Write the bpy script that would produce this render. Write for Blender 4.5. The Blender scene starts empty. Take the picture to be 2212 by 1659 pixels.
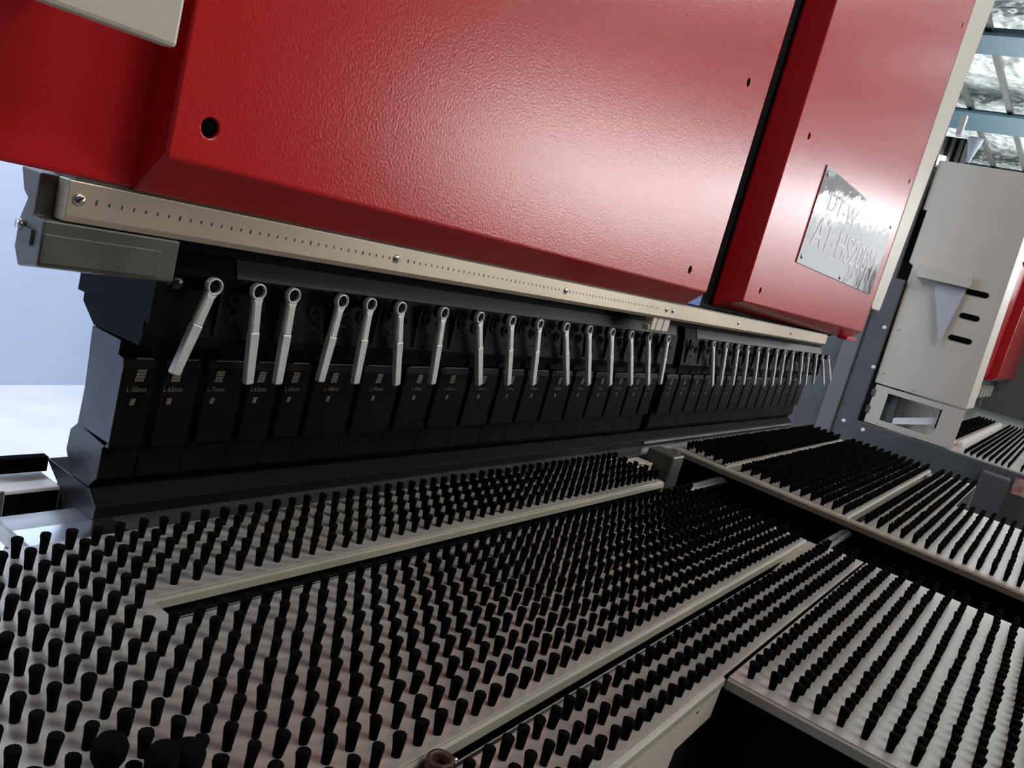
import bpy, bmesh, math, random
from mathutils import Matrix, Vector
random.seed(7)
S = bpy.context.scene
C = S.collection
PI = math.pi

# ---------------------------------------------------------------- camera, world, lights, exposure
cam_d = bpy.data.cameras.new('camera')
cam_d.sensor_fit = 'HORIZONTAL'
cam_d.sensor_width = 36.0
cam_d.lens = 1791.77 / 2212 * 36.0
cam_d.clip_start = 0.02
cam_d.clip_end = 300
cam = bpy.data.objects.new('camera', cam_d)
C.objects.link(cam)
cam.matrix_world = Matrix(((0.5641570, -0.0030592, -0.8256619, 0.0),
                           (-0.7848979, 0.3083612, -0.5374464, 0.0),
                           (0.2562462, 0.9512644, 0.1715630, 1.38),
                           (0, 0, 0, 1)))
S.camera = cam

W = bpy.data.worlds.new('hall_ambience')
S.world = W
W.use_nodes = True
W.node_tree.nodes['Background'].inputs[0].default_value = (0.80, 0.86, 0.95, 1)
W.node_tree.nodes['Background'].inputs[1].default_value = 0.16

def area(name, loc, target, sx, sy, power, col):
    l = bpy.data.lights.new(name, 'AREA')
    l.shape = 'RECTANGLE'
    l.size, l.size_y = sx, sy
    l.energy = power
    l.color = col
    o = bpy.data.objects.new(name, l)
    C.objects.link(o)
    o.location = loc
    d = Vector(target) - Vector(loc)
    o.rotation_euler = d.to_track_quat('-Z', 'Y').to_euler()
    return o

# unseen fill lights added above the front of the machine row
area('front_fill', (1.0, -4.6, 5.4), (1.0, -3.6, 0), 5.0, 2.0, 88, (1.0, 0.96, 0.90))
area('front_fill', (8.0, -4.0, 5.4), (7.0, -3.0, 0), 5.0, 2.0, 200, (1.0, 0.97, 0.92))
area('front_fill', (2.4, -2.2, 5.3), (3.0, -0.6, 0.9), 2.4, 1.2, 100, (1.0, 0.97, 0.93))  # added to light the cabinet face and the tables
# unseen upward light added to brighten the foil roof
area('roof_fill', (17.0, 0.5, 2.6), (17.0, 0.5, 9.0), 12.0, 5.0, 850, (0.93, 0.98, 1.0))
# unseen area lights standing in for bluish daylight in the aisle behind the machine
area('aisle_fill', (1.6, 2.7, 3.6), (2.0, 3.9, 0.6), 2.0, 0.8, 150, (0.80, 0.87, 1.0))
area('aisle_fill', (-3.0, 2.7, 3.6), (-3.0, 3.6, 0.6), 2.0, 0.8, 170, (0.80, 0.87, 1.0))  # second one added so the tool end faces reflect blue

S.view_settings.view_transform = 'Standard'
S.view_settings.look = 'None'
S.view_settings.gamma = 1.0
S.view_settings.exposure = 0.0
S.view_settings.use_curve_mapping = False
S.cycles.max_bounces = 8
S.cycles.glossy_bounces = 4
S.cycles.diffuse_bounces = 4
S.cycles.sample_clamp_indirect = 6.0

# ---------------------------------------------------------------- materials
def mat(name, col, rough=0.5, metal=0.0, spec=0.5, var=0.0, vscale=8.0, tint=None, bump=0.0, bscale=200.0,
        rvar=0.0, emit=None, estr=0.0, coat=0.0, stretch=None):
    m = bpy.data.materials.new(name)
    m.use_nodes = True
    nt = m.node_tree
    b = nt.nodes['Principled BSDF']
    b.inputs['Base Color'].default_value = (*col, 1)
    b.inputs['Roughness'].default_value = rough
    b.inputs['Metallic'].default_value = metal
    b.inputs['Specular IOR Level'].default_value = spec
    b.inputs['Coat Weight'].default_value = coat
    b.inputs['Coat Roughness'].default_value = 0.1
    tc = nt.nodes.new('ShaderNodeTexCoord')
    src = tc.outputs['Object']
    if stretch:
        mp = nt.nodes.new('ShaderNodeMapping')
        mp.inputs['Scale'].default_value = stretch
        nt.links.new(src, mp.inputs['Vector'])
        src = mp.outputs['Vector']
    if var or rvar:
        n = nt.nodes.new('ShaderNodeTexNoise')
        n.inputs['Scale'].default_value = vscale
        n.inputs['Detail'].default_value = 5
        nt.links.new(src, n.inputs['Vector'])
        if var:
            r = nt.nodes.new('ShaderNodeValToRGB')
            t = tint or tuple(max(0, c * (1 - var)) for c in col)
            r.color_ramp.elements[0].color = (*t, 1)
            r.color_ramp.elements[0].position = 0.34
            r.color_ramp.elements[1].color = (*[min(1, c * (1 + var * 0.4)) for c in col], 1)
            r.color_ramp.elements[1].position = 0.66
            nt.links.new(n.outputs['Fac'], r.inputs['Fac'])
            nt.links.new(r.outputs['Color'], b.inputs['Base Color'])
        if rvar:
            mr = nt.nodes.new('ShaderNodeMapRange')
            mr.inputs['To Min'].default_value = max(0.02, rough - rvar)
            mr.inputs['To Max'].default_value = min(1, rough + rvar)
            nt.links.new(n.outputs['Fac'], mr.inputs['Value'])
            nt.links.new(mr.outputs['Result'], b.inputs['Roughness'])
    if bump:
        n2 = nt.nodes.new('ShaderNodeTexNoise')
        n2.inputs['Scale'].default_value = bscale
        n2.inputs['Detail'].default_value = 3
        nt.links.new(src, n2.inputs['Vector'])
        bp = nt.nodes.new('ShaderNodeBump')
        bp.inputs['Strength'].default_value = bump
        bp.inputs['Distance'].default_value = 1.0 / bscale
        nt.links.new(n2.outputs['Fac'], bp.inputs['Height'])
        nt.links.new(bp.outputs['Normal'], b.inputs['Normal'])
    if emit:
        b.inputs['Emission Color'].default_value = (*emit, 1)
        b.inputs['Emission Strength'].default_value = estr
    return m

M = {
    'red': mat('red_powder_coat', (0.54, 0.012, 0.016), 0.22, 0, 0.5, bump=0.10, bscale=260, var=0.05, vscale=3),
    'cream': mat('cream_powder_coat', (0.62, 0.56, 0.48), 0.38, 0, 0.5, bump=0.05, bscale=300, var=0.04, vscale=4),
    'charcoal': mat('charcoal_paint', (0.082, 0.088, 0.092), 0.5, 0, 0.5, bump=0.05, bscale=250, var=0.1, vscale=5),
    'tool': mat('blackened_steel', (0.0042, 0.0042, 0.0044), 0.48, 0.0, 0.05, var=0.3, vscale=14, rvar=0.12, bump=0.05, bscale=120),
    'tool_edge': mat('bright_steel_edge', (0.25, 0.25, 0.25), 0.3, 0.8),
    'black': mat('matte_black', (0.004, 0.004, 0.0042), 0.75, 0, 0.2),
    'glossblack': mat('gloss_black_steel', (0.010, 0.010, 0.011), 0.22, 0, 0.5, rvar=0.1, vscale=30),
    'tuft': mat('black_bristle', (0.0035, 0.0035, 0.0035), 0.95, 0, 0.03, bump=0.4, bscale=900),
    'plate': mat('beige_table_plate', (0.53, 0.505, 0.455), 0.36, 0.45, 0.5, var=0.10, vscale=9, tint=(0.46, 0.42, 0.395), rvar=0.06),
    'rail': mat('beige_rail_paint', (0.36, 0.325, 0.27), 0.45, 0, 0.5, var=0.16, vscale=7, tint=(0.29, 0.28, 0.22)),
    'steel': mat('satin_steel', (0.66, 0.66, 0.65), 0.40, 0.35, 0.5, var=0.12, vscale=40, bump=0.03, bscale=200),
    'chrome': mat('bright_steel', (0.75, 0.75, 0.74), 0.22, 1.0),
    'ruler': mat('warm_steel_scale', (0.56, 0.48, 0.37), 0.36, 0.6, 0.5, var=0.12, vscale=5, stretch=(0.6, 1, 1)),
    'ledge': mat('ground_steel_ledge', (0.42, 0.41, 0.40), 0.30, 0.9, 0.5, var=0.25, vscale=20, stretch=(0.4, 2, 1)),
    'block': mat('dark_grey_green_steel', (0.115, 0.11, 0.095), 0.42, 0.35, 0.5, var=0.25, vscale=18),
    'mark': mat('engraved_tan_mark', (0.125, 0.10, 0.08), 0.6, 0.0, 0.3),
    'ink': mat('dark_scale_ink', (0.03, 0.026, 0.02), 0.7),
    'nameplate': mat('polished_nameplate', (0.24, 0.24, 0.26), 0.08, 0.0, 0.5, rvar=0.02, vscale=3, bump=0.02, bscale=14),
    'letter': mat('etched_plate_letters', (0.50, 0.49, 0.53), 0.45, 0.2),
    'blue': mat('blue_plastic', (0.01, 0.10, 0.50), 0.4),
    'wall': mat('pale_blue_wall', (0.52, 0.60, 0.74), 0.7, 0, 0.3, var=0.05, vscale=1.5),
    'floor': mat('epoxy_floor', (0.72, 0.72, 0.76), 0.25, 0, 0.5, var=0.08, vscale=2.5, rvar=0.08),
    'hallwall': mat('grey_hall_wall', (0.26, 0.29, 0.29), 0.6, 0, 0.3, var=0.1, vscale=0.5),
    'foil': mat('foil_insulation', (0.86, 0.91, 0.89), 0.4, 0.25, 0.5, var=0.25, vscale=1.2, bump=1.0, bscale=1.6),
    'beam': mat('blue_grey_steel_beam', (0.062, 0.115, 0.145), 0.5, 0, 0.4, var=0.08, vscale=1),
    'purlin': mat('grey_purlin', (0.07, 0.075, 0.07), 0.5),
    'frosted': mat('frosted_window', (0.7, 0.75, 0.8), 0.5, emit=(0.95, 0.97, 1.0), estr=1.4),
    'window_south': mat('bright_south_glass', (0.8, 0.85, 0.9), 0.1, emit=(1.0, 0.96, 0.92), estr=12.0),
    'fold': mat('grey_fold', (0.15, 0.15, 0.155), 0.45),
    'chamfer': mat('grey_chamfer', (0.028, 0.027, 0.025), 0.4, 0.3),
    'lit_end_face': mat('lit_end_face_tone', (0.085, 0.09, 0.10), 0.35, 0.8, 0.5, var=0.2, vscale=25),  # tone lightened for the bright aisle that the ends reflect
    'hallfloor': mat('grey_hall_floor', (0.05, 0.054, 0.054), 0.4, 0, 0.5, var=0.2, vscale=1.0),
    'window': mat('bright_clerestory_glass', (0.8, 0.85, 0.9), 0.1, emit=(0.95, 0.97, 1.0), estr=12.0),
    'tube': mat('lit_lamp_tube', (0.9, 0.9, 0.9), 0.3, emit=(1.0, 0.98, 0.95), estr=6.0),
    'film': mat('milky_film', (0.78, 0.79, 0.77), 0.3, 0, 0.5, var=0.12, vscale=20, bump=0.5, bscale=25),
    'white': mat('white_paint', (0.80, 0.80, 0.79), 0.4),
    'rust': mat('rusty_steel', (0.10, 0.055, 0.04), 0.5, 0.5, 0.5, var=0.5, vscale=60),
    'sticker': mat('red_sticker', (0.45, 0.10, 0.10), 0.4, var=0.3, vscale=30, tint=(0.55, 0.45, 0.43)),
    'smoked': mat('grey_green_panel', (0.16, 0.18, 0.165), 0.3, 0, 0.5, var=0.2, vscale=1.5),
    'paper': mat('pale_grey_card', (0.50, 0.50, 0.54), 0.55),
}

# ---------------------------------------------------------------- mesh helpers
class MB:
    def __init__(s):
        s.v, s.f, s.sm = [], [], []
    def add(s, vs, fs, smooth=False):
        o = len(s.v)
        s.v += [tuple(v) for v in vs]
        s.f += [tuple(i + o for i in f) for f in fs]
        s.sm += [smooth] * len(fs)
        return s
    def box(s, x0, x1, y0, y1, z0, z1):
        v = [(x, y, z) for x in (x0, x1) for y in (y0, y1) for z in (z0, z1)]
        f = [(0, 1, 3, 2), (4, 6, 7, 5), (0, 4, 5, 1), (2, 3, 7, 6), (0, 2, 6, 4), (1, 5, 7, 3)]
        return s.add(v, f)
    def prism(s, pts, a0, a1, axis='x'):
        n = len(pts)
        def P(p, a):
            return {'x': (a, p[0], p[1]), 'y': (p[0], a, p[1]), 'z': (p[0], p[1], a)}[axis]
        v = [P(p, a0) for p in pts] + [P(p, a1) for p in pts]
        f = [tuple(range(n))[::-1], tuple(range(n, 2 * n))]
        f += [(i, (i + 1) % n, n + (i + 1) % n, n + i) for i in range(n)]
        return s.add(v, f)
    def lathe(s, prof, c=(0, 0, 0), n=12, axis='z', smooth=True, cap=True):
        vs, fs = [], []
        for r, h in prof:
            for k in range(n):
                a = 2 * PI * k / n
                p = (r * math.cos(a), r * math.sin(a), h)
                if axis == 'y':
                    p = (p[0], p[2], p[1])
                if axis == 'x':
                    p = (p[2], p[0], p[1])
                vs.append((c[0] + p[0], c[1] + p[1], c[2] + p[2]))
        m = len(prof)
        for j in range(m - 1):
            for k in range(n):
                fs.append((j * n + k, j * n + (k + 1) % n, (j + 1) * n + (k + 1) % n, (j + 1) * n + k))
        if cap:
            fs.append(tuple(range(n))[::-1])
            fs.append(tuple((m - 1) * n + k for k in range(n)))
        return s.add(vs, fs, smooth)
    def mesh(s, name, m):
        me = bpy.data.meshes.new(name)
        me.from_pydata(s.v, [], s.f)
        me.polygons.foreach_set('use_smooth', s.sm)
        bm = bmesh.new()
        bm.from_mesh(me)
        bmesh.ops.recalc_face_normals(bm, faces=bm.faces)
        bm.to_mesh(me)
        bm.free()
        me.materials.append(m)
        me.update()
        return me
    def build(s, name, m, parent=None, bevel=0.0, loc=None):
        o = bpy.data.objects.new(name, s.mesh(name, m))
        C.objects.link(o)
        if loc:
            o.location = loc
        if parent:
            put(o, parent)
        if bevel:
            b = o.modifiers.new('bevel', 'BEVEL')
            b.width = bevel
            b.segments = 2
            b.limit_method = 'ANGLE'
            b.angle_limit = math.radians(35)
        return o

def put(o, parent):
    o.parent = parent
    root = parent
    off = Vector((0, 0, 0))
    while root:
        off += Vector(root.location)
        root = root.parent
    if not parent.get('local'):
        o.location = Vector(o.location) - off
    return o

def thing(name, label, cat, loc=(0, 0, 0), group=None, local=False):
    o = bpy.data.objects.new(name, None)
    o.empty_display_size = 0.05
    o.location = loc
    C.objects.link(o)
    o['label'] = label
    o['category'] = cat
    if group:
        o['group'] = group
    if local:
        o['local'] = 1
    return o

def tag(o, label, cat, group=None):
    o['label'] = label
    o['category'] = cat
    if group:
        o['group'] = group
    return o

def struct(o):
    o['kind'] = 'structure'
    return o

def dup(o, parent=None, loc=None):
    c = o.copy()
    C.objects.link(c)
    if parent:
        c.parent = parent
    if loc:
        c.location = loc
    return c

def cut(o, cutters):
    """bore real holes: boolean difference, applied, cutters removed"""
    for k, mb in enumerate(cutters):
        co = bpy.data.objects.new('cutter', mb.mesh('cutter', M['black']))
        C.objects.link(co)
        co.parent = o.parent
        co.location = o.location
        md = o.modifiers.new('cut', 'BOOLEAN')
        md.object = co
        md.solver = 'EXACT'
        bpy.context.view_layer.update()
        dg = bpy.context.evaluated_depsgraph_get()
        me = bpy.data.meshes.new_from_object(o.evaluated_get(dg))
        o.modifiers.remove(md)
        o.data = me
        bpy.data.objects.remove(co)

def text(name, body, size, m, parent, loc, rot=(PI / 2, 0, 0), depth=0.0003, sx=1.0, align='CENTER'):
    cu = bpy.data.curves.new(name, 'FONT')
    cu.body = body
    cu.size = size
    cu.extrude = depth
    cu.align_x = align
    cu.align_y = 'CENTER'
    cu.materials.append(m)
    o = bpy.data.objects.new(name, cu)
    C.objects.link(o)
    o.location = loc
    o.rotation_euler = rot
    bpy.context.view_layer.update()
    me = bpy.data.meshes.new_from_object(o.evaluated_get(bpy.context.evaluated_depsgraph_get()))
    me.transform(Matrix.Diagonal((sx, 1, 1, 1)))
    bpy.data.objects.remove(o)
    o = bpy.data.objects.new(name, me)
    C.objects.link(o)
    o.location = loc
    o.rotation_euler = rot
    if parent:
        put(o, parent)
    return o

ORD = ['first', 'second', 'third', 'fourth', 'fifth', 'sixth', 'seventh', 'eighth', 'ninth', 'tenth', 'eleventh',
       'twelfth', 'thirteenth', 'fourteenth', 'fifteenth', 'sixteenth', 'seventeenth', 'eighteenth']

# ---------------------------------------------------------------- the hall
struct(MB().box(-8, 32, -14.2, 1.75, -0.1, 0.0).box(9, 32, 1.75, 6.2, -0.1, 0.0).build('floor', M['hallfloor']))
struct(MB().box(-8, 9, 1.75, 4.4, -0.1, 0.0).build('floor_aisle', M['floor']))
struct(MB().box(-8, 9, 4.26, 4.4, 0, 6.0).build('wall_back', M['wall']))
struct(MB().box(9, 32, 6.0, 6.2, 0, 6.0).build('wall_rear', M['hallwall']))
struct(MB().box(-8.2, -8, -14.2, 4.4, 0, 6.0).build('wall_left', M['hallwall']))
struct(MB().box(30.0, 30.2, -14, 6, 0, 2.2).box(30.0, 30.2, -14, 6, 5.7, 6.0).build('wall_right', M['hallwall']))
struct(MB().box(-8, 30, -14.2, -14.0, 0, 2.2).box(-8, 30, -14.2, -14.0, 5.7, 6.0).box(-8, 18, -14.2, -14.0, 2.2, 5.7).build('wall_front', M['hallwall']))
struct(MB().box(-8, 32, -14.2, 6.2, 5.98, 6.1).build('ceiling', M['foil']))
# tall frosted windows with a brighter clear strip on top, on the far wall and the far end of the front wall
wn = 1
def window(x0, x1, y0, y1):
    global wn
    w = struct(MB().box(x0, x1, y0, y1, 2.2, 4.72).build('window_%d' % wn, M['frosted'] if x1 - x0 < y1 - y0 else M['window_south']))
    wn += 1
    MB().box(x0, x1, y0, y1, 4.78, 5.5).build('clear_pane', M['window'] if x1 - x0 < y1 - y0 else M['window_south'], w)
    f = MB()
    f.box(x0 - 0.03, x1 + 0.03, y0 - 0.03, y1 + 0.03, 4.72, 4.78)
    f.box(x0 - 0.03, x1 + 0.03, y0 - 0.03, y1 + 0.03, 5.5, 5.7)
    if x1 - x0 > y1 - y0:
        f.box(x1, x1 + 0.06, y0 - 0.05, y1 + 0.05, 2.2, 5.7)
    else:
        f.box(x0 - 0.05, x1 + 0.05, y1, y1 + 0.06, 2.2, 5.7)
    f.build('window_frame', M['purlin'], w)
for k in range(9):
    window(30.05, 30.1, -14.0 + k * 1.96, -14.0 + k * 1.96 + 1.9)
for k in range(5):
    window(18.06 + k * 2.36, 18.06 + k * 2.36 + 2.3, -14.1, -14.05)
# roof steel
for k, (x0, x1) in enumerate(((5.2, 5.9), (9.0, 9.7), (12.6, 13.4), (16.65, 17.95), (21.4, 22.8), (26.4, 27.6))):
    bmk = MB()
    bmk.box(x0, x1, -14, 6, 5.50, 5.54).box((x0 + x1) / 2 - 0.05, (x0 + x1) / 2 + 0.05, -14, 6, 5.54, 5.72)
    struct(bmk.build('trim_%d' % (k + 1), M['beam']))
n = 7
for y in (-4.9, -3.3, -1.7, -0.1, 1.15, 2.41, 3.05, 4.3):
    p = MB()
    p.box(-8, 30, y - 0.045, y + 0.045, 5.60, 5.63).box(-8, 30, y - 0.02, y + 0.02, 5.63, 5.70)
    struct(p.build('trim_%d' % n, M['purlin'])); n += 1

# ---------------------------------------------------------------- machine body (beam and bed behind the covers)
body = thing('press_body', 'black upper beam of the press behind the red covers', 'machine', (2.1, 1.2, 0))
MB().prism([(0.90, 1.323), (0.92, 1.312), (1.0, 1.312), (1.0, 2.95), (0.90, 2.95)], 0.60, 3.74).build('beam_core', M['black'], body)
MB().box(0.75, 3.74, 1.0, 1.55, 1.32, 2.95).build('leak_block', M['black'], body)  # unseen box added to stop aisle light leaking over the beam
MB().box(1.985, 2.60, 0.885, 0.899, 1.325, 2.9).build('gap_plate', M['black'], body)
MB().prism([(0.905, 1.362), (0.868, 1.362), (0.868, 1.324), (0.905, 1.324)], 1.985, 2.128).build('corner_piece', M['blue'], body, 0.003)['label'] = 'blue corner piece in the gap'
MB().box(2.03, 2.10, 0.884, 0.89, 1.55, 1.72).build('cable_clip', M['glossblack'], body)

bed = thing('lower_bed', 'long black lower bed with a ground steel ledge under the tools', 'machine', (2.1, 1.1, 0))
MB().box(0.60, 3.72, 0.98, 1.06, 0.0, 0.868).build('bed_core', M['black'], bed)
MB().box(0.478, 3.73, 0.893, 0.985, 0.868, 0.893).build('ledge', M['ledge'], bed, 0.003)['label'] = 'ground steel ledge'
MB().prism([(0.942, 0.8935), (0.942, 0.910), (0.964, 0.9285), (1.073, 0.9285), (1.038, 0.907), (1.03, 0.868), (0.986, 0.868), (0.986, 0.8935)], 0.577, 3.70).build('lower_die', M['tool'], bed, 0.0015)
MB().prism([(0.942, 0.8935), (0.942, 0.910), (0.964, 0.9285), (1.073, 0.9285), (1.038, 0.907), (1.03, 0.868), (0.986, 0.868), (0.986, 0.8935)], 0.5758, 0.5772).build('lit_die_end', M['lit_end_face'], bed)  # thin sheet with the reflected aisle light put into its colour
MB().box(0.479, 0.60, 0.894, 0.940, 0.8925, 0.8938).build('ledge_glint', M['chrome'], bed)  # bright sheet put in for the reflection on the ledge end
MB().box(2.20, 3.70, 0.938, 0.942, 0.900, 0.908).build('die_lip', M['ledge'], bed)['label'] = 'bright steel lip'
# two short arms that stick out to the left of the bed end
MB().box(0.500, 0.577, 1.028, 1.10, 0.866, 0.905).build('lower_arm', M['white'], bed, 0.003)
MB().box(0.497, 0.505, 1.026, 1.030, 0.866, 0.905).build('arm_end', M['charcoal'], bed)
MB().box(0.507, 0.574, 1.0265, 1.0285, 0.867, 0.900).build('arm_front_sheet', M['tuft'], bed)  # black sheet on the front of the white arm
pr = []
for k in range(9):
    a = PI / 2 + PI * k / 8
    pr.append((0.512 + 0.0105 * math.cos(a), 0.9205 + 0.0105 * math.sin(a)))
pr += [(0.577, 0.910), (0.577, 0.931)]
MB().prism(pr, 1.070, 1.085, 'y').build('upper_arm', M['tuft'], bed, 0.001)
MB().box(0.478, 0.4805, 0.894, 0.952, 0.80, 0.868).build('ledge_end', M['ledge'], bed)

# ---------------------------------------------------------------- red covers
cov = thing('red_cover', 'large red machine cover with one big round hole and a set-back left end', 'cover', (1.24, 0.85, 1.32))
main = MB().prism([(0.80, 2.9), (0.80, 1.366), (0.846, 1.322), (0.899, 1.322), (0.899, 2.9)], 0.497, 1.978).build('front_panel', M['red'], cov, 0.0035)
holes = []
for x, z, r in ((0.540, 1.405, 0.0105),):
    holes.append(MB().lathe([(r, 0.78), (r, 0.83)], (x, 0, z), 20, 'y', False))
for x, z in ((1.852, 1.845), (1.840, 1.408)):
    holes.append(MB().lathe([(0.010, 0.78), (0.010, 0.82)], (x, 0, z), 14, 'y', False))
cut(main, holes)
MB().lathe([(0.0103, 0.804), (0.0103, 0.8295)], (0.540, 0, 1.405), 16, 'y').build('hole_shade', M['tuft'], cov)  # black disc put in for the shade inside the hole
for x, z in ((1.852, 1.845), (1.840, 1.408)):
    MB().lathe([(0.0097, 0.8025), (0.0097, 0.8195)], (x, 0, z), 12, 'y').build('hole_shade', M['tuft'], cov)  # same dark discs for the small holes
MB().prism([(0.85, 2.9), (0.85, 1.326), (0.853, 1.323), (0.862, 1.323), (0.862, 2.9)], -0.1, 0.497).build('end_panel', M['red'], cov, 0.003)
MB().box(0.4945, 0.4985, 0.8475, 0.8505, 1.326, 2.9).build('weld_bead', M['red'], cov)

cov2 = thing('red_cover', 'narrower red machine cover that carries the metal nameplate', 'cover', (3.0, 0.85, 1.32))
# front panel with a bevelled left flank and a bevelled lower edge
a, b = (2.246, 0.80), (2.145, 0.846)
v = [(2.246, 0.80, 2.9), (3.775, 0.80, 2.9), (3.775, 0.80, 1.368), (2.246, 0.80, 1.368),
     (2.229, 0.875, 2.9), (2.229, 0.875, 1.335), (3.775, 0.846, 1.324),
     (2.232, 0.881, 2.9), (2.232, 0.881, 1.335), (3.775, 0.881, 1.324), (3.775, 0.881, 2.9)]
f = [(0, 1, 2, 3), (0, 3, 5, 4), (3, 2, 6), (3, 6, 5), (4, 5, 8, 7), (5, 6, 9, 8), (7, 8, 9, 10), (1, 10, 9, 6, 2), (0, 4, 7, 10, 1)]
p2 = MB().add(v, f).build('front_panel', M['red'], cov2, 0.003)
cut(p2, [MB().lathe([(0.010, 0.78), (0.010, 0.82)], (x, 0, z), 14, 'y', False) for x, z in ((2.359, 1.849), (2.358, 1.409), (3.70, 2.62), (3.70, 2.0))])
MB().box(3.7765, 3.786, 0.806, 0.85, 1.475, 2.9).build('edge_seal', M['black'], cov2)
MB().box(3.60, 3.775, 0.812, 0.85, 1.318, 1.335).build('corner_tab', M['red'], cov2, 0.002)

plate = thing('nameplate', 'shiny grey metal nameplate screwed to the right red cover', 'nameplate', (3.13, 0.7985, 1.67))
MB().box(2.588, 3.667, 0.7965, 0.7995, 1.522, 1.822).build('plate', M['nameplate'], plate, 0.001)
text('lettering', 'AT-HS200M', 0.135, M['letter'], plate, (3.12, 0.7960, 1.630), sx=1.36)
text('lettering', 'DT-W', 0.085, M['letter'], plate, (2.90, 0.7960, 1.735), sx=1.7)
for x, z in ((2.62, 1.80), (2.62, 1.545), (3.13, 1.535), (3.63, 1.80)):
    MB().lathe([(0.008, 0.0), (0.006, -0.003)], (x, 0.7965, z), 10, 'y').build('screw', M['chrome'], plate)

card = thing('display_housing', 'cream housing corner hanging in front of the red cover at upper left', 'housing', (0.37, 0.74, 1.46))
MB().prism([(0.436, 1.4595), (0.436, 2.2), (0.05, 2.2), (0.05, 1.4545)], 0.715, 0.735, 'y').build('shell', M['cream'], card, 0.004)
MB().box(0.12, 0.39, 0.735, 0.848, 1.50, 1.9).build('mounting_arm', M['black'], card)

# ---------------------------------------------------------------- steel scale under the covers
rul = thing('steel_scale', 'long warm steel measuring scale under the red covers', 'ruler', (1.94, 0.86, 1.28))
MB().prism([(0.850, 1.3195), (0.850, 1.284), (0.854, 1.277), (0.872, 1.277), (0.872, 1.3195)], 0.432, 3.45).build('scale_strip', M['ruler'], rul, 0.0012)
MB().box(0.44, 3.44, 0.853, 0.90, 1.3195, 1.3225).build('top_seat', M['block'], rul)
x = 0.462
k = 0
while x < 1.85:
    if abs(x - 0.915) > 0.014 and abs(x - 1.405) > 0.014:
        s = 0.0019 if k % 7 else 0.0026
        MB().prism([(x - s * 0.30, 1.3015 - s), (x + s * 0.30, 1.3015 - s), (x + s * 0.42, 1.3015 + s), (x - s * 0.1, 1.3015 + s)], 0.8494, 0.8502, 'y').build('scale_digit', M['ink'], rul)
    x += 0.0137
    k += 1
for x in (0.444, 0.915, 1.405, 1.888, 1.926, 2.406, 2.95):
    sc = MB().lathe([(0.0062, 0.0005), (0.0062, -0.0012), (0.0045, -0.0022)], (x, 0.850, 1.3015), 14, 'y').build('screw', M['chrome'], rul)
    MB().prism([(x - 0.004, 1.2995), (x + 0.003, 1.3050), (x + 0.004, 1.3035), (x - 0.003, 1.298)], 0.8474, 0.8480, 'y').build('screw_slot', M['black'], sc)
hb = MB()
for x0, x1 in ((1.845, 1.868), (1.872, 1.905), (1.910, 1.945)):
    hb.box(x0, x1, 0.856, 0.876, 1.246, 1.279)
hb.box(1.838, 1.950, 0.860, 0.878, 1.244, 1.258)
hb.build('hanger', M['cream'], rul, 0.002)['label'] = 'cream slotted hanger'

blk = thing('end_block', 'grey green steel guide block at the left end of the tool row', 'guide block', (0.5, 0.88, 1.22))
prof = [(0.853, 1.228), (0.892, 1.220), (0.905, 1.238), (0.903, 1.268), (0.893, 1.290), (0.903, 1.296), (0.915, 1.319), (0.874, 1.319), (0.874, 1.2755), (0.853, 1.2755)]
MB().prism(prof, 0.415, 0.566).build('block_body', M['block'], blk, 0.002)
MB().box(0.417, 0.545, 0.8505, 0.8535, 1.232, 1.262).build('wear_pad', M['block'], blk, 0.001)
MB().box(0.412, 0.416, 0.868, 0.896, 1.246, 1.262).build('side_clip', M['charcoal'], blk)
MB().lathe([(0.006, 0), (0.005, -0.006)], (0.415, 0.893, 1.2625), 10, 'x').build('bolt_head', M['chrome'], blk)
MB().box(0.566, 0.580, 0.885, 1.05, 1.17, 1.275).build('mount_plate', M['tool'], blk)

# ---------------------------------------------------------------- clamp bar and upper tools
clamp = thing('clamp_bar', 'black clamp bar with socket bolts behind the row of levers', 'clamp bar', (2.1, 0.95, 1.13))
cp = [(0.913, 1.135), (0.909, 1.150), (0.918, 1.228), (0.928, 1.256), (1.02, 1.256), (1.055, 1.18), (1.055, 1.155), (1.02, 1.131)]
MB().prism(cp, 0.577, 2.165).build('bar', M['tool'], clamp, 0.0015)
MB().prism(cp, 2.215, 3.74).build('bar', M['tool'], clamp, 0.0015)
MB().box(0.60, 3.72, 0.93, 1.05, 1.256, 1.31).build('spacer', M['black'], clamp)
for x0, x1 in ((0.70, 2.15), (2.30, 3.72)):
    MB().prism([(0.917, 1.231), (0.9265, 1.2555), (0.9295, 1.2560), (0.9195, 1.2305)], x0, x1).build('top_chamfer', M['chamfer'], clamp)  # chamfer strip greyer than the bar
for k in range(1, 33):
    x = 0.577 + 0.098 * k
    if 2.14 < x < 2.24 or x > 3.72:
        continue
    MB().box(x - 0.0015, x + 0.0015, 0.9072, 0.914, 1.155, 1.225).build('seam', M['black'], clamp)
    for dx, dz in ((0.025, 1.203), (0.066, 1.196), (0.030, 1.172), (0.070, 1.166)):
        if x + dx > 3.70:
            continue
        b_ = MB().lathe([(0.0105, 0.004), (0.0105, -0.0015), (0.0085, -0.003), (0.006, -0.003), (0.0055, 0.001)], (x + dx, 0.914, dz), 12, 'y')
        b_.build('socket_bolt', M['black'], clamp)
lk = [(0.590, 1.222), (0.604, 1.219)]
for x, z in lk:
    MB().lathe([(0.0085, 0.0), (0.0085, -0.014), (0.006, -0.016)], (x, 0.915, z), 12, 'y').build('end_knob', M['glossblack'], clamp)

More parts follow.
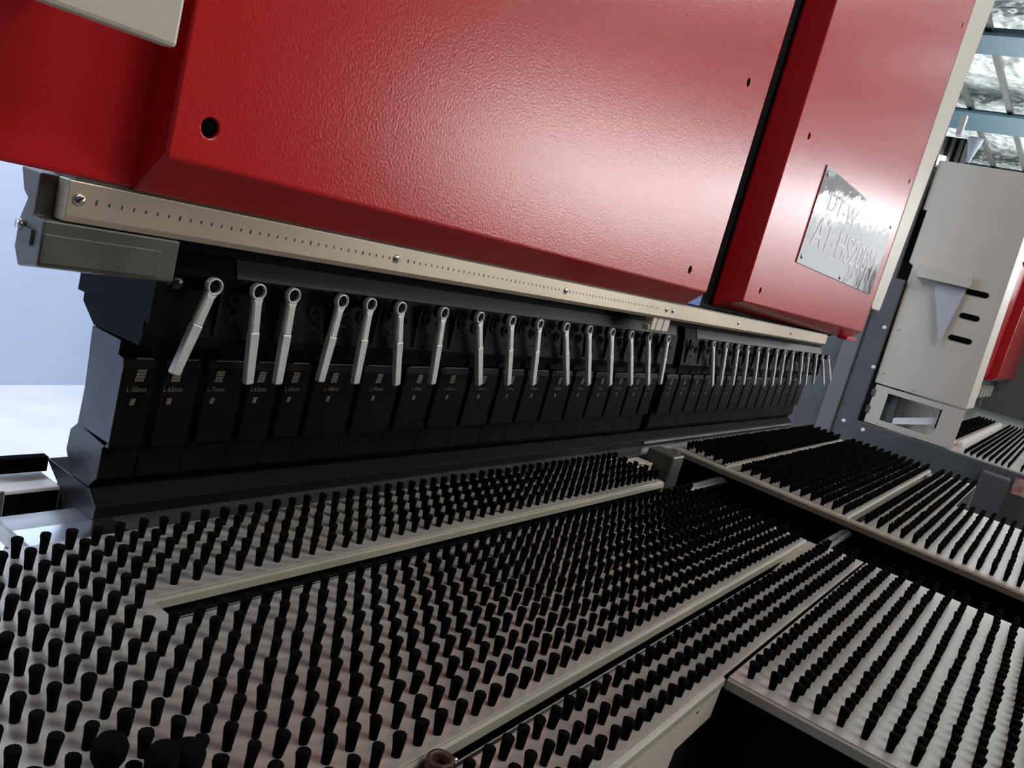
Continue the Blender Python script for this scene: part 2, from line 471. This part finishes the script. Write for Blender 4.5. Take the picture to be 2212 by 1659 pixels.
X1 = [0.577, 0.628, 0.694, 0.766, 0.829, 0.888, 0.990, 1.095, 1.190, 1.290, 1.390, 1.485, 1.585, 1.690, 1.790, 1.890, 1.990, 2.090, 2.165]
X2 = [2.215 + 0.0985 * k for k in range(16)]
upper = [(0.938, 0.992), (0.937, 1.100), (0.9405, 1.111), (0.952, 1.112), (0.952, 1.1305), (1.02, 1.1305), (1.013, 1.05), (1.015, 1.0)]
lower = [(0.966, 0.930), (0.951, 0.946), (0.950, 0.988), (0.939, 0.999), (1.015, 0.999), (1.029, 0.986), (1.031, 0.957), (1.01, 0.930)]
def tool(x0, x1, label, k):
    t = thing('tool_segment', label, 'tool', ((x0 + x1) / 2, 0.98, 0.93), 'upper tool segments')
    w = x1 - x0
    MB().prism(lower, x0 + 0.0006, x1 - 0.0006).build('tool_foot', M['tool'], t, 0.0012)
    MB().prism(upper, x0 + (0.0006 if k == 0 else 0.0065), x1 - 0.0065).build('tool_body', M['tool'], t, 0.0012)
    MB().prism([(x0 + 0.018, 1.110), (x1 - 0.010, 1.110), (x1 - 0.010, 1.1118), (x0 + 0.018, 1.1118)], 0.9402, 0.9412, 'y').build('bright_edge', M['tool_edge'], t)  # thin bright strip along the top edge of the tool
    # engraved marks
    c = x0 + 0.024 if w < 0.08 else x0 + 0.045
    g = MB()
    for r in range(4):
        z = 1.0815 + r * 0.0042
        g.box(c - 0.006 + 0.0006 * r, c + 0.0066 + 0.0006 * r, 0.9366, 0.9374, z, z + 0.0034)
    g.build('engraved_mark', M['mark'], t)
    text('engraved_length', 'L-%dmm' % (5 * round(w * 200)), 0.0098, M['mark'], t, (c - 0.001, 0.9367, 1.0705), sx=0.85)
    MB().prism([(c - 0.0075, 1.050), (c - 0.001, 1.050), (c + 0.0005, 1.0585), (c - 0.006, 1.0585)], 0.9366, 0.9376, 'y').build('engraved_mark', M['mark'], t)
for k in range(len(X1) - 1):
    lab = 'black upper tool segment, %s from the grey green end block' % ORD[k]
    if k == 0:
        lab = 'narrow black upper tool segment with an end face toned blue-grey for the light behind, at the left end'
    tool(X1[k], X1[k + 1], lab, k)
EF = bpy.data.objects['tool_segment']
MB().prism(upper, 0.5764, 0.5776).build('lit_end_face', M['lit_end_face'], EF)  # end sheets lightened for reflected aisle light
MB().prism(lower, 0.5764, 0.5776).build('lit_end_face', M['lit_end_face'], EF)
for k in range(len(X2) - 1):
    tool(X2[k], X2[k + 1], 'black upper tool segment, %s right of the gap in the tool row' % ORD[k], k + 1)

# ---------------------------------------------------------------- ring levers
LV = [(0.651, 0.619, 1.221, 1.105), (0.719, 0.734, 1.222, 1.093), (0.778, 0.784, 1.221, 1.093), (0.87, 0.863, 1.221, 1.097),
      (0.93, 0.937, 1.222, 1.094), (0.999, 1.033, 1.222, 1.092), (1.108, 1.125, 1.22, 1.094), (1.212, 1.264, 1.22, 1.093),
      (1.315, 1.36, 1.221, 1.093), (1.415, 1.451, 1.222, 1.093), (1.519, 1.59, 1.222, 1.094), (1.621, 1.687, 1.221, 1.094),
      (1.729, 1.795, 1.222, 1.093), (1.83, 1.908, 1.222, 1.094), (1.932, 2.008, 1.222, 1.094), (2.048, 2.085, 1.22, 1.097),
      (2.381, 2.476, 1.221, 1.092), (2.492, 2.545, 1.222, 1.094), (2.598, 2.658, 1.222, 1.094), (2.696, 2.76, 1.222, 1.097),
      (2.805, 2.873, 1.222, 1.097), (2.907, 2.985, 1.222, 1.092), (3.013, 3.081, 1.222, 1.093), (3.11, 3.171, 1.222, 1.1),
      (3.218, 3.294, 1.223, 1.097), (3.345, 3.434, 1.222, 1.101), (3.438, 3.53, 1.222, 1.096), (3.56, 3.644, 1.222, 1.102),
      (3.657, 3.825, 1.222, 1.1), (3.755, 3.925, 1.222, 1.117)]
def ring_mesh():
    mb = MB()
    pr = [(0.0110, -0.0010), (0.0116, -0.0060), (0.0110, -0.0092), (0.0092, -0.0098), (0.0086, -0.0080), (0.0084, -0.0010)]
    mb.lathe(pr + [pr[0]], (0, 0, 0), 24, 'y', True, False)
    return mb.mesh('ring_head', M['steel'])
def handle_mesh():
    mb = MB()
    def sec(z, w, t, ch, yc=-0.0048):
        return [(-w + ch, yc - t, z), (w - ch, yc - t, z), (w, yc - t + ch, z), (w, yc + t - ch, z), (w - ch, yc + t, z), (-w + ch, yc + t, z), (-w, yc + t - ch, z), (-w, yc - t + ch, z)]
    st = [(-0.0098, 0.0078, 0.0042, 0.0008), (-0.016, 0.0070, 0.0046, 0.0022), (-0.0545, 0.0072, 0.0052, 0.0026), (-0.0556, 0.0068, 0.0042, 0.0008),
          (-0.0570, 0.0072, 0.0050, 0.0008), (-0.1260, 0.0064, 0.0048, 0.0010), (-0.1278, 0.0054, 0.0038, 0.0012)]
    vs = []
    for s in st:
        vs += sec(*s)
    fs = []
    for j in range(len(st) - 1):
        for q in range(8):
            fs.append((j * 8 + q, j * 8 + (q + 1) % 8, (j + 1) * 8 + (q + 1) % 8, (j + 1) * 8 + q))
    fs.append(tuple(range(8)))
    fs.append(tuple(range((len(st) - 1) * 8, len(st) * 8)))
    mb.add(vs, fs)
    return mb.mesh('handle', M['steel'])
def bolt_mesh():
    mb = MB()
    mb.lathe([(0.0104, 0.0090), (0.0104, -0.0010), (0.0080, -0.0012), (0.0080, -0.0030)], (0, 0, 0), 16, 'y', False)
    mb.lathe([(0.0052, -0.0025), (0.0052, -0.0062), (0.0044, -0.0068)], (0, 0, 0), 6, 'y', False)
    return mb.mesh('hex_bolt', M['tool'])
ring_me, handle_me, bolt_me = ring_mesh(), handle_mesh(), bolt_mesh()
for k, (xh, xt, zh, zt) in enumerate(LV):
    zh = 1.2215
    ang = math.atan2(xt - xh, zh - zt)
    L = math.hypot(xt - xh, zh - zt)
    if k == 0:
        lab = 'first steel ring lever at the left end, tilted sharply to the left'
    elif k < 16:
        lab = 'steel ring lever, %s from the left end of the lever row' % ORD[k]
    elif k == 29:
        lab = 'last steel ring lever at the far right end, swung outward past the tools'
    else:
        lab = 'small distant steel ring lever, %s right of the gap in the row' % ORD[k - 16]
    t = thing('ring_lever', lab, 'lever', (xh, 0.900, zh), 'steel ring levers on the clamp bar', local=True)
    t.rotation_euler = (0, -ang, 0)
    for nm, me in (('ring_head', ring_me), ('handle', handle_me), ('hex_bolt', bolt_me)):
        o = bpy.data.objects.new(nm, me)
        C.objects.link(o)
        o.parent = t
        if nm == 'handle':
            o.scale = (1, 1, L / 0.1275)

# ---------------------------------------------------------------- brush tables
def tuft_mesh(n=10, wob=0.0):
    mb = MB()
    rng = random.Random(3 + int(wob * 1000))
    vs, fs = [], []
    prof = [(0.0043, 0.0), (0.0046, 0.004), (0.0055, 0.015), (0.0064, 0.0214), (0.0059, 0.0236), (0.0029, 0.0243)]
    for r, h in prof:
        for k in range(n):
            a = 2 * PI * k / n
            q = 1 + rng.uniform(-1, 1) * 0.05 + wob * math.cos(2 * a)
            vs.append((r * q * math.cos(a), r * q * math.sin(a), h))
    for j in range(len(prof) - 1):
        for k in range(n):
            fs.append((j * n + k, j * n + (k + 1) % n, (j + 1) * n + (k + 1) % n, (j + 1) * n + k))
    fs.append(tuple(range((len(prof) - 1) * n, len(prof) * n)))
    mb.add(vs, fs, True)
    return mb
TUFT = [tuft_mesh(10, w).mesh('bristle_tuft', M['tuft']) for w in (0.0, 0.05, 0.09)]
_tv = [[tuple(v.co) for v in m.vertices] for m in TUFT]
_tf = [[tuple(p.vertices) for p in m.polygons] for m in TUFT]
CAMP = Vector((0, 0, 1.38))
def in_view(x, y, z=0.91, mx=800):
    q = cam.matrix_world.inverted() @ Vector((x, y, z))
    if q.z > -0.05:
        return False
    u = 1106 - 1791.77 * q.x / q.z
    w = 829.5 + 1791.77 * q.y / q.z
    return -mx < u < 2212 + mx and -mx < w < 1659 + mx
def tufts(table, spots, limit=295, zt=0.9):
    spots = [(x, y) for x, y in spots if in_view(x, y)]
    spots.sort(key=lambda p: (not in_view(p[0], p[1], zt, 30), (Vector((p[0], p[1], zt)) - CAMP).length))
    rng = random.Random(11)
    for x, y in spots[:limit]:
        o = bpy.data.objects.new('bristle_tuft', rng.choice(TUFT))
        C.objects.link(o)
        o.parent = table
        o.location = Vector((x + rng.uniform(-.0006, .0006), y + rng.uniform(-.0006, .0006), zt)) - Vector(table.location)
        o.rotation_euler = (rng.uniform(-.06, .06), rng.uniform(-.06, .06), rng.uniform(0, 6.28))
        s = rng.uniform(0.93, 1.07)
        o.scale = (s, s, rng.uniform(0.94, 1.05))
    rest = spots[limit:]
    if rest:
        mb = MB()
        for x, y in rest:
            q = rng.randrange(3)
            a = rng.uniform(0, 6.28)
            ca, sa = math.cos(a), math.sin(a)
            tx, ty = rng.uniform(-.05, .05), rng.uniform(-.05, .05)
            sz = rng.uniform(.94, 1.05)
            mb.add([(x + ca * vx - sa * vy + tx * vz, y + sa * vx + ca * vy + ty * vz, zt + vz * sz) for vx, vy, vz in _tv[q]], _tf[q], True)
        o = mb.build('bristle_field', M['tuft'], table)
        o['kind'] = 'stuff'
PX, PY = 0.029714, 0.029931

# wide table at left: two plates joined at the left of the long slit
T = thing('brush_table', 'wide brush table with a long slit, directly in front of the tool row', 'brush table', (1.0, 0.62, 0.0))
out = [(-0.25, 0.372), (1.90, 0.372), (1.90, 0.676), (0.532, 0.676), (0.526, 0.684), (0.526, 0.720), (0.532, 0.727), (1.885, 0.727), (1.885, 0.886), (-0.25, 0.886)]
MB().prism(out, 0.8968, 0.90, 'z').build('plate', M['plate'], T, 0.0008)
MB().prism([(0.7275, 0.8975), (0.7235, 0.8955), (0.7225, 0.885), (0.7265, 0.885)], 0.528, 1.888).build('slit_rail', M['rail'], T, 0.001)
MB().prism([(0.3735, 0.8985), (0.3685, 0.896), (0.3675, 0.884), (0.3725, 0.884)], -0.25, 1.905).build('front_rail', M['rail'], T, 0.001)
MB().box(0.53, 1.90, 0.672, 0.676, 0.885, 0.8975).build('slit_back_flange', M['black'], T)
MB().box(-0.25, 1.885, 0.882, 0.886, 0.87, 0.8975).build('rear_flange', M['rail'], T)
MB().box(1.882, 1.888, 0.724, 0.886, 0.872, 0.8975).build('end_flange', M['rail'], T)
MB().box(1.897, 1.903, 0.368, 0.676, 0.872, 0.8975).build('end_flange', M['rail'], T)
MB().prism([(1.66, 0.872), (1.905, 0.872), (1.905, 0.8985), (1.80, 0.8985)], 0.343, 0.3685, 'y').build('end_bracket', M['rail'], T, 0.002)
MB().box(-0.2, 1.86, 0.40, 0.86, 0.0, 0.868).build('under_shade_box', M['black'], T)  # black box put in for shade, here and under the other tables
sp = []
xs = [0.3586 + PX * i for i in range(-12, 52)]
for x in xs:
    for j in range(-7, 10):
        y = 0.65497 - PY * j
        if 0.66 < y < 0.74 and x > 0.515:
            continue
        if 0.68 < y < 0.70 and x > 0.50:
            continue
        if x < 1.88:
            sp.append((x, y))
tufts(T, sp)

T3 = thing('brush_table', 'narrow brush strip with three tuft rows below the black guide channel', 'brush table', (0.9, 0.3, 0.0))
MB().box(-0.1, 1.915, 0.2495, 0.342, 0.8968, 0.90).build('plate', M['plate'], T3, 0.0008)
MB().prism([(0.2505, 0.8985), (0.2455, 0.896), (0.2445, 0.887), (0.2495, 0.887)], -0.1, 1.06).build('front_rail', M['rail'], T3, 0.001)
MB().prism([(-0.1, 0.887), (1.052, 0.887), (1.045, 0.845), (0.932, 0.842), (0.922, 0.80), (-0.1, 0.80)], 0.2455, 0.2495, 'y').build('apron', M['cream'], T3, 0.001)
MB().box(1.912, 1.917, 0.2495, 0.342, 0.872, 0.8975).build('end_flange', M['rail'], T3)
MB().box(0.0, 1.88, 0.262, 0.334, 0.0, 0.868).build('under_shade_box', M['black'], T3)
for x, z in ((0.975, 0.878), (0.80, 0.874)):
    MB().lathe([(0.0022, 0.0), (0.0018, -0.0008)], (x, 0.2455, z), 10, 'y').build('rust_spot', M['rust'], T3)
tufts(T3, [(0.769 + PX * i - (0.0004 * i), y) for i in range(-18, 40) for y in (0.324, 0.2945, 0.2655) if 0.769 + PX * i < 1.90])

T4 = thing('brush_table', 'brush table at lower right with a beige left edge above a dark void', 'brush table', (1.5, 0.0, 0.0))
MB().box(1.062, 1.918, -0.62, 0.2440, 0.8968, 0.90).build('plate', M['plate'], T4, 0.0008)
MB().prism([(1.0625, 0.8985), (1.0585, 0.8965), (1.0575, 0.884), (1.0615, 0.884)], -0.62, 0.244, 'y').build('left_rail', M['rail'], T4, 0.001)
MB().box(1.914, 1.919, -0.62, 0.2435, 0.872, 0.8975).build('end_flange', M['rail'], T4)
MB().box(1.15, 1.88, -0.60, 0.238, 0.0, 0.868).build('under_shade_box', M['black'], T4)
tufts(T4, [(1.0915 + PX * i, 0.2243 - PY * j) for i in range(28) for j in range(28)])

TR = thing('brush_table', 'far right brush table of three plates against the charcoal side wall', 'brush table', (3.0, 0.4, 0.0))
def xl(y):
    return 2.222 + 0.095 * (y + 0.05)
MB().prism([(xl(0.90) + 0.03, 0.732), (3.78, 0.732), (3.78, 0.891), (xl(0.90) + 0.03, 0.891)], 0.8968, 0.90, 'z').build('plate', M['plate'], TR, 0.0008)
MB().prism([(xl(0.5), 0.372), (3.78, 0.372), (3.78, 0.690), (xl(0.69), 0.690)], 0.8968, 0.90, 'z').build('plate', M['plate'], TR, 0.0008)
MB().prism([(xl(-0.6), -0.62), (3.10, -0.62), (3.10, 0.20), (3.78, 0.20), (3.78, 0.336), (xl(0.33), 0.336)], 0.8968, 0.90, 'z').build('plate', M['plate'], TR, 0.0008)
MB().prism([(xl(-0.62), -0.62), (xl(-0.62) + 0.028, -0.62), (xl(0.89) + 0.028, 0.89), (xl(0.89), 0.89)], 0.8969, 0.9003, 'z').build('left_border', M['rail'], TR, 0.0008)
sl = [(xl(-0.62), -0.62), (xl(0.89), 0.89)]
q = MB()
v = [(sl[0][0], sl[0][1], 0.899), (sl[1][0], sl[1][1], 0.899), (sl[1][0] - 0.003, sl[1][1], 0.896), (sl[0][0] - 0.003, sl[0][1], 0.896),
     (sl[1][0] - 0.003, sl[1][1], 0.8825), (sl[0][0] - 0.003, sl[0][1], 0.8825), (sl[0][0] + 0.002, sl[0][1], 0.8825), (sl[1][0] + 0.002, sl[1][1], 0.8825)]
q.add(v, [(0, 1, 2, 3), (3, 2, 4, 5), (5, 4, 7, 6), (0, 6, 7, 1), (0, 3, 5, 6), (1, 7, 4, 2)])
q.build('left_rail', M['rail'], TR)
MB().prism([(0.7325, 0.8985), (0.7275, 0.896), (0.7265, 0.876), (0.7315, 0.876)], 2.31, 3.76).build('slit_rail', M['rail'], TR, 0.001)
MB().prism([(0.3725, 0.8985), (0.3675, 0.896), (0.3665, 0.876), (0.3715, 0.876)], 2.27, 3.78).build('slit_rail', M['rail'], TR, 0.001)
MB().box(3.70, 3.79, 0.690, 0.728, 0.872, 0.8975).build('end_bracket', M['rail'], TR, 0.003)
MB().box(3.60, 3.70, 0.340, 0.366, 0.868, 0.8985).build('end_bracket', M['rail'], TR, 0.003)
MB().box(3.775, 3.79, 0.20, 0.33, 0.80, 0.897).build('end_flange', M['rail'], TR, 0.002)
MB().box(2.42, 3.05, -0.58, 0.18, 0.0, 0.868).build('under_shade_box', M['black'], TR)
MB().box(2.42, 3.74, 0.21, 0.885, 0.0, 0.868).build('under_shade_box', M['black'], TR)
sp = []
for j in range(-7, 39):
    y = 0.65497 - PY * j
    if 0.692 < y < 0.738 or 0.334 < y < 0.375 or y > 0.893:
        continue
    x0 = xl(y) + 0.050
    x1 = 3.77 if y > 0.20 else 3.09
    i = 0
    while x0 + PX * i < x1:
        sp.append((x0 + PX * i, y))
        i += 1
tufts(TR, sp)
# serrated tongues of plate between the row ends
# guide channels in the two slits and across the gap
def channel(x0, x1, y0, y1, label, rnd=True):
    t = thing('guide_channel', label, 'guide channel', ((x0 + x1) / 2, (y0 + y1) / 2, 0.872))
    MB().box(x0, x1, y0, y1, 0.8685, 0.876).build('channel_floor', M['glossblack'], t)
    yc, hw = (y0 + y1) / 2 - 0.002, 0.0075
    for s in (-1, 1):
        MB().box(x0, x1 - 0.01, yc + s * hw - 0.0008, yc + s * hw + 0.0008, 0.876, 0.881).build('steel_lip', M['chrome'], t)
    n = 10
    pts = [(x1 - 0.01 + (hw + .0008) * math.cos(a), yc + (hw + .0008) * math.sin(a)) for a in [PI / 2 - PI * k / n for k in range(n + 1)]]
    pts += [(x1 - 0.01 + (hw - .0008) * math.cos(a), yc + (hw - .0008) * math.sin(a)) for a in [-PI / 2 + PI * k / n for k in range(n + 1)]]
    MB().prism(pts, 0.876, 0.881, 'z').build('rounded_end', M['chrome'], t)
    return t
channel(-0.1, 1.63, 0.343, 0.366, 'gloss black guide channel with a rounded end between the left tables')
channel(0.54, 1.87, 0.680, 0.720, 'dark guide channel inside the long slit of the wide table')
channel(1.93, 2.235, 0.337, 0.366, 'steel lipped guide channel in the gap before the far table')
channel(1.93, 2.265, 0.692, 0.726, 'short dark guide channel crossing the gap before the far table')

# small things on the tables
def knob(x, y, h, label):
    t = thing('black_knob', label, 'knob', (x, y, 0.9), 'black knobs on the wide table')
    MB().lathe([(0.0085, 0.9), (0.0085, 0.9 + h * 0.45), (0.0125, 0.9 + h * 0.62), (0.0135, 0.9 + h * 0.8), (0.0105, 0.9 + h * 0.95), (0.005, 0.9 + h)], (x, y, 0), 14).build('grip', M['tuft'], t)
    MB().lathe([(0.010, 0.9), (0.010, 0.903)], (x, y, 0), 14).build('washer', M['black'], t)
knob(0.3435, 0.4855, 0.048, 'round black knob standing among the tufts, leftmost of three')
knob(0.366, 0.452, 0.052, 'middle black knob of three at the lower left table edge')
knob(0.384, 0.447, 0.050, 'rightmost black knob of three at the lower left table edge')
bu = thing('bushing', 'rusty open steel bushing on the front rail of the wide table', 'bushing', (0.592, 0.357, 0.885))
MB().lathe([(0.0135, 0.876), (0.0135, 0.905), (0.0125, 0.9075), (0.0095, 0.9075), (0.0085, 0.904), (0.0085, 0.885)], (0.592, 0.354, 0), 18, cap=False).build('sleeve', M['rust'], bu)
MB().lathe([(0.0085, 0.884), (0.0085, 0.886)], (0.592, 0.354, 0), 18).build('bore', M['black'], bu)
MB().lathe([(0.0032, 0.903), (0.0028, 0.907)], (0.6035, 0.346, 0), 8).build('bright_dot', M['chrome'], bu)  # small bright steel dot at the sleeve rim

cn = thing('corner_bracket', 'cream corner bracket and grey block behind the wide table end', 'bracket', (2.0, 0.88, 0.87))
MB().prism([(1.89, 0.889), (2.07, 0.889), (2.07, 0.84), (1.96, 0.862)], 0.885, 0.889, 'z').build('top_plate', M['cream'], cn, 0.001)
MB().prism([(1.96, 0.870), (2.06, 0.870), (2.06, 0.889), (1.96, 0.889)], 0.838, 0.842, 'y').build('front_plate', M['cream'], cn, 0.001)
MB().box(2.075, 2.15, 0.79, 0.87, 0.83, 0.925).build('grey_block', M['block'], cn, 0.006)
MB().box(2.155, 2.25, 0.850, 0.885, 0.84, 0.905).build('hinge_leaf', M['block'], cn, 0.003)
MB().lathe([(0.010, 2.15), (0.010, 2.225)], (0, 0.84, 0.903), 12, 'x').build('hinge_pin', M['block'], cn)

# ---------------------------------------------------------------- right side frame, covers
fr = thing('side_frame', 'charcoal side frame and low wall beyond the far brush table', 'machine frame', (5.4, 0.6, 0))
MB().prism([(2.16, 0.0), (2.16, 3.432), (1.052, 3.432), (1.052, 1.7175), (0.9963, 1.7175), (0.9963, 0.8427), (-0.81, 0.8427), (-0.81, 0.0)], 5.3400, 5.3780).build('side_plate', M['charcoal'], fr, 0.004)
MB().box(5.3150, 5.3410, 1.1205, 1.215, 0.55, 2.6).build('fold', M['fold'], fr, 0.006)  # fold in a lighter grey than the plate
MB().box(5.2300, 5.3410, 0.135, 0.2767, 0.408, 0.8062).build('stop_box', M['charcoal'], fr, 0.010)
for y, z in ((1.0192, 1.4205), (1.0058, 1.1775), (1.0665, 0.8157), (0.945, 0.7995), (0.162, 0.7523)):
    MB().lathe([(0.014, 5.3410), (0.011, 5.3310)], (0, y, z), 10, 'x').build('screw', M['white'], fr)
MB().box(5.815, 5.835, 0.90, 2.2, 0.0, 2.42).build('rear_plate', M['charcoal'], fr)
st = thing('warning_sticker', 'faded red sticker on the low charcoal wall at the right', 'sticker', (5.35, 0.05, 0.8))
MB().box(5.3370, 5.3398, -0.0405, 0.1188, 0.7253, 0.8197).build('sheet', M['sticker'], st)

col = thing('side_column', 'cream corner column between the red cover and the cabinet', 'column', (3.88, 0.9, 0))
MB().prism([(3.788, 2.9), (3.788, 1.49), (3.80, 1.472), (3.955, 1.472), (3.970, 1.487), (4.140, 2.9)], 0.80, 0.90, 'y').build('front_sheet', M['cream'], col, 0.003)
MB().box(3.80, 3.955, 0.90, 1.5, 1.50, 2.9).build('inner_sheet', M['cream'], col)

cab = thing('cream_cabinet', 'cream sheet metal cabinet with three black slots beside the red cover', 'cabinet', (5.5, 0.75, 0.85))
MB().prism([(1.0436, 2.4303), (0.5022, 2.4303), (0.4671, 1.0911), (0.9801, 1.0911), (0.9923, 1.731), (0.9923, 1.812), (1.0192, 1.8255), (1.0192, 2.136), (1.0436, 2.136)], 5.385, 5.80).build('shell', M['cream'], cab, 0.005)
def slot(y0, y1, z0, z1):
    r = 0.016
    pts = []
    zc = (z0 + z1) / 2
    for k in range(9):
        a_ = PI / 2 + PI * k / 8
        pts.append((y0 + r + r * math.cos(a_), zc + r * math.sin(a_)))
    for k in range(9):
        a_ = -PI / 2 + PI * k / 8
        pts.append((y1 - r + r * math.cos(a_), zc + r * math.sin(a_)))
    return pts
for y0, y1, z in ((0.5562, 0.675, 1.7378), (0.5603, 0.6656, 1.6), (0.5575, 0.6818, 1.4651)):
    MB().prism(slot(y0, y1, z - 0.016, z + 0.016), 5.3815, 5.39).build('vent_slot', M['tuft'], cab)
MB().box(5.380, 5.39, 1.0233, 1.0665, 1.8323, 2.1333).build('gap_strip', M['tuft'], cab)
MB().box(5.31, 5.386, 0.6574, 0.945, 1.7513, 1.8188).build('bracket_shelf', M['cream'], cab, 0.002)
MB().prism([(0.8438, 1.7418), (0.6723, 1.7445), (0.7115, 1.407)], 5.352, 5.358).build('pennant_card', M['paper'], cab)['label'] = 'pale grey triangular card'
fm = MB()
fm.box(5.385, 5.391, 0.8843, 0.9653, 0.8454, 1.083)
fm.box(5.385, 5.391, 0.4671, 0.5805, 0.8454, 1.083)
fm.box(5.385, 5.391, 0.5805, 0.8843, 1.0506, 1.083)
fm.box(5.385, 5.391, 0.5805, 0.8843, 0.8454, 0.8832)
fm.build('window_frame', M['cream'], cab, 0.0015)
MB().box(5.60, 5.62, 0.486, 0.972, 0.8468, 1.0897).build('inner_film', M['film'], cab)
MB().box(5.43, 5.50, 0.8262, 0.8937, 0.8535, 1.083).build('dark_post', M['charcoal'], cab)
MB().prism([(0.5805, 0.9561), (0.5805, 1.002), (0.8235, 0.9156), (0.8235, 0.8751)], 5.44, 5.46).build('white_bar', M['white'], cab, 0.002)
MB().box(5.41, 5.44, 0.5832, 0.5913, 0.9345, 1.0762).build('cable', M['tuft'], cab)
MB().box(5.40, 5.80, 0.486, 0.945, 0.8562, 0.867).build('bottom_sheet', M['cream'], cab)
for z in (1.0317, 0.9277):
    MB().box(5.376, 5.386, 0.9558, 0.9774, z - 0.022, z + 0.022).build('hinge', M['charcoal'], cab, 0.002)
for y, z in ((0.945, 1.434), (0.945, 1.164), (0.756, 1.1168)):
    MB().lathe([(0.009, 5.386), (0.007, 5.381)], (0, y, z), 8, 'x').build('screw', M['cream'], cab)

# ---------------------------------------------------------------- the next machine in the row, beyond the cabinet
nm = thing('next_machine_cover', 'distant red cover of the next machine seen past the cabinet', 'cover', (9.5, 0.9, 1.3))
MB().prism([(0.80, 2.38), (0.80, 1.25), (0.85, 1.2), (1.5, 1.2), (1.5, 2.38)], 6.2, 10.2).build('front_panel', M['red'], nm, 0.004)
MB().prism([(0.72, 2.5), (0.72, 1.25), (0.78, 1.2), (1.5, 1.2), (1.5, 2.5)], 10.35, 13.0).build('side_panel', M['red'], nm, 0.004)
MB().box(6.4, 12.6, 0.86, 1.0, 1.05, 1.19).build('tool_bar', M['charcoal'], nm)
MB().box(6.3, 13.0, 1.0, 1.5, 0.0, 1.2).build('machine_bed', M['smoked'], nm)
for k in range(14):
    MB().box(6.8 + k * 0.4, 6.86 + k * 0.4, 0.84, 0.86, 0.98, 1.12).build('lever', M['white'], nm)
ng = thing('guard_panel', 'grey green guard panels behind the distant brush table', 'guard', (14.2, 0.5, 0))
for k in range(4):
    MB().box(13.2 + 0.02 * k, 13.26 + 0.02 * k, 1.0 - 0.62 * k - 0.58, 1.0 - 0.62 * k, 0.75, 2.3).build('panel', M['smoked'], ng, 0.004)
    MB().box(13.15, 13.30, 1.0 - 0.62 * k - 0.61, 1.0 - 0.62 * k - 0.58, 0.0, 2.3).build('post', M['purlin'], ng)

T5 = thing('brush_table', 'distant brush table of the next machine beyond the charcoal wall', 'brush table', (7.5, 0.1, 0.0))
MB().box(5.47, 9.4, -0.66, 0.69, 0.8348, 0.838).build('plate', M['plate'], T5, 0.0008)
MB().box(5.45, 5.473, -0.66, 0.69, 0.79, 0.8375).build('left_rail', M['rail'], T5, 0.001)
MB().box(5.6, 9.3, -0.60, 0.64, 0.0, 0.81).build('under_shade_box', M['black'], T5)
MB().box(5.82, 9.0, 0.455, 0.485, 0.838, 0.868).build('sheet_stop', M['white'], T5, 0.002)
sp = [(5.52 + PX * 1.1 * i, 0.67 - PY * 1.1 * j) for i in range(0, 118) for j in range(0, 40) if j not in (5, 6, 7, 16)]
tufts(T5, [p for p in sp if p[0] > 5.84 or p[1] < 0.44], 60, 0.838)

# vent box and lamps high on the far side
vb = thing('vent_box', 'dark louvred vent box above the cream cabinet', 'vent', (11.4, 2.1, 3.55))
MB().box(11.2, 11.6, 1.95, 2.45, 3.45, 3.85).build('housing', M['black'], vb, 0.01)
for k in range(5):
    MB().box(11.17, 11.21, 1.97 + k * 0.09, 2.01 + k * 0.09, 3.47, 3.83).build('louvre', M['purlin'], vb)
MB().box(11.38, 11.44, 2.17, 2.23, 0.0, 3.45).build('post', M['purlin'], vb)
MB().box(11.1, 11.2, 2.02, 2.08, 3.86, 4.1).build('lamp_tube', M['white'], vb)
MB().box(11.1, 11.2, 2.10, 2.22, 3.50, 3.60).build('indicator', M['tube'], vb)
hp = thing('lamp_cone', 'pale blue cone on a post beside the dark vent box', 'lamp', (11.2, 1.82, 3.6))
MB().lathe([(0.012, 3.57), (0.018, 3.60), (0.082, 3.84), (0.086, 3.87)], (11.2, 1.86, 0), 18).build('cone', M['wall'], hp)
MB().box(11.18, 11.22, 1.845, 1.875, 0.0, 3.575).build('post', M['purlin'], hp)
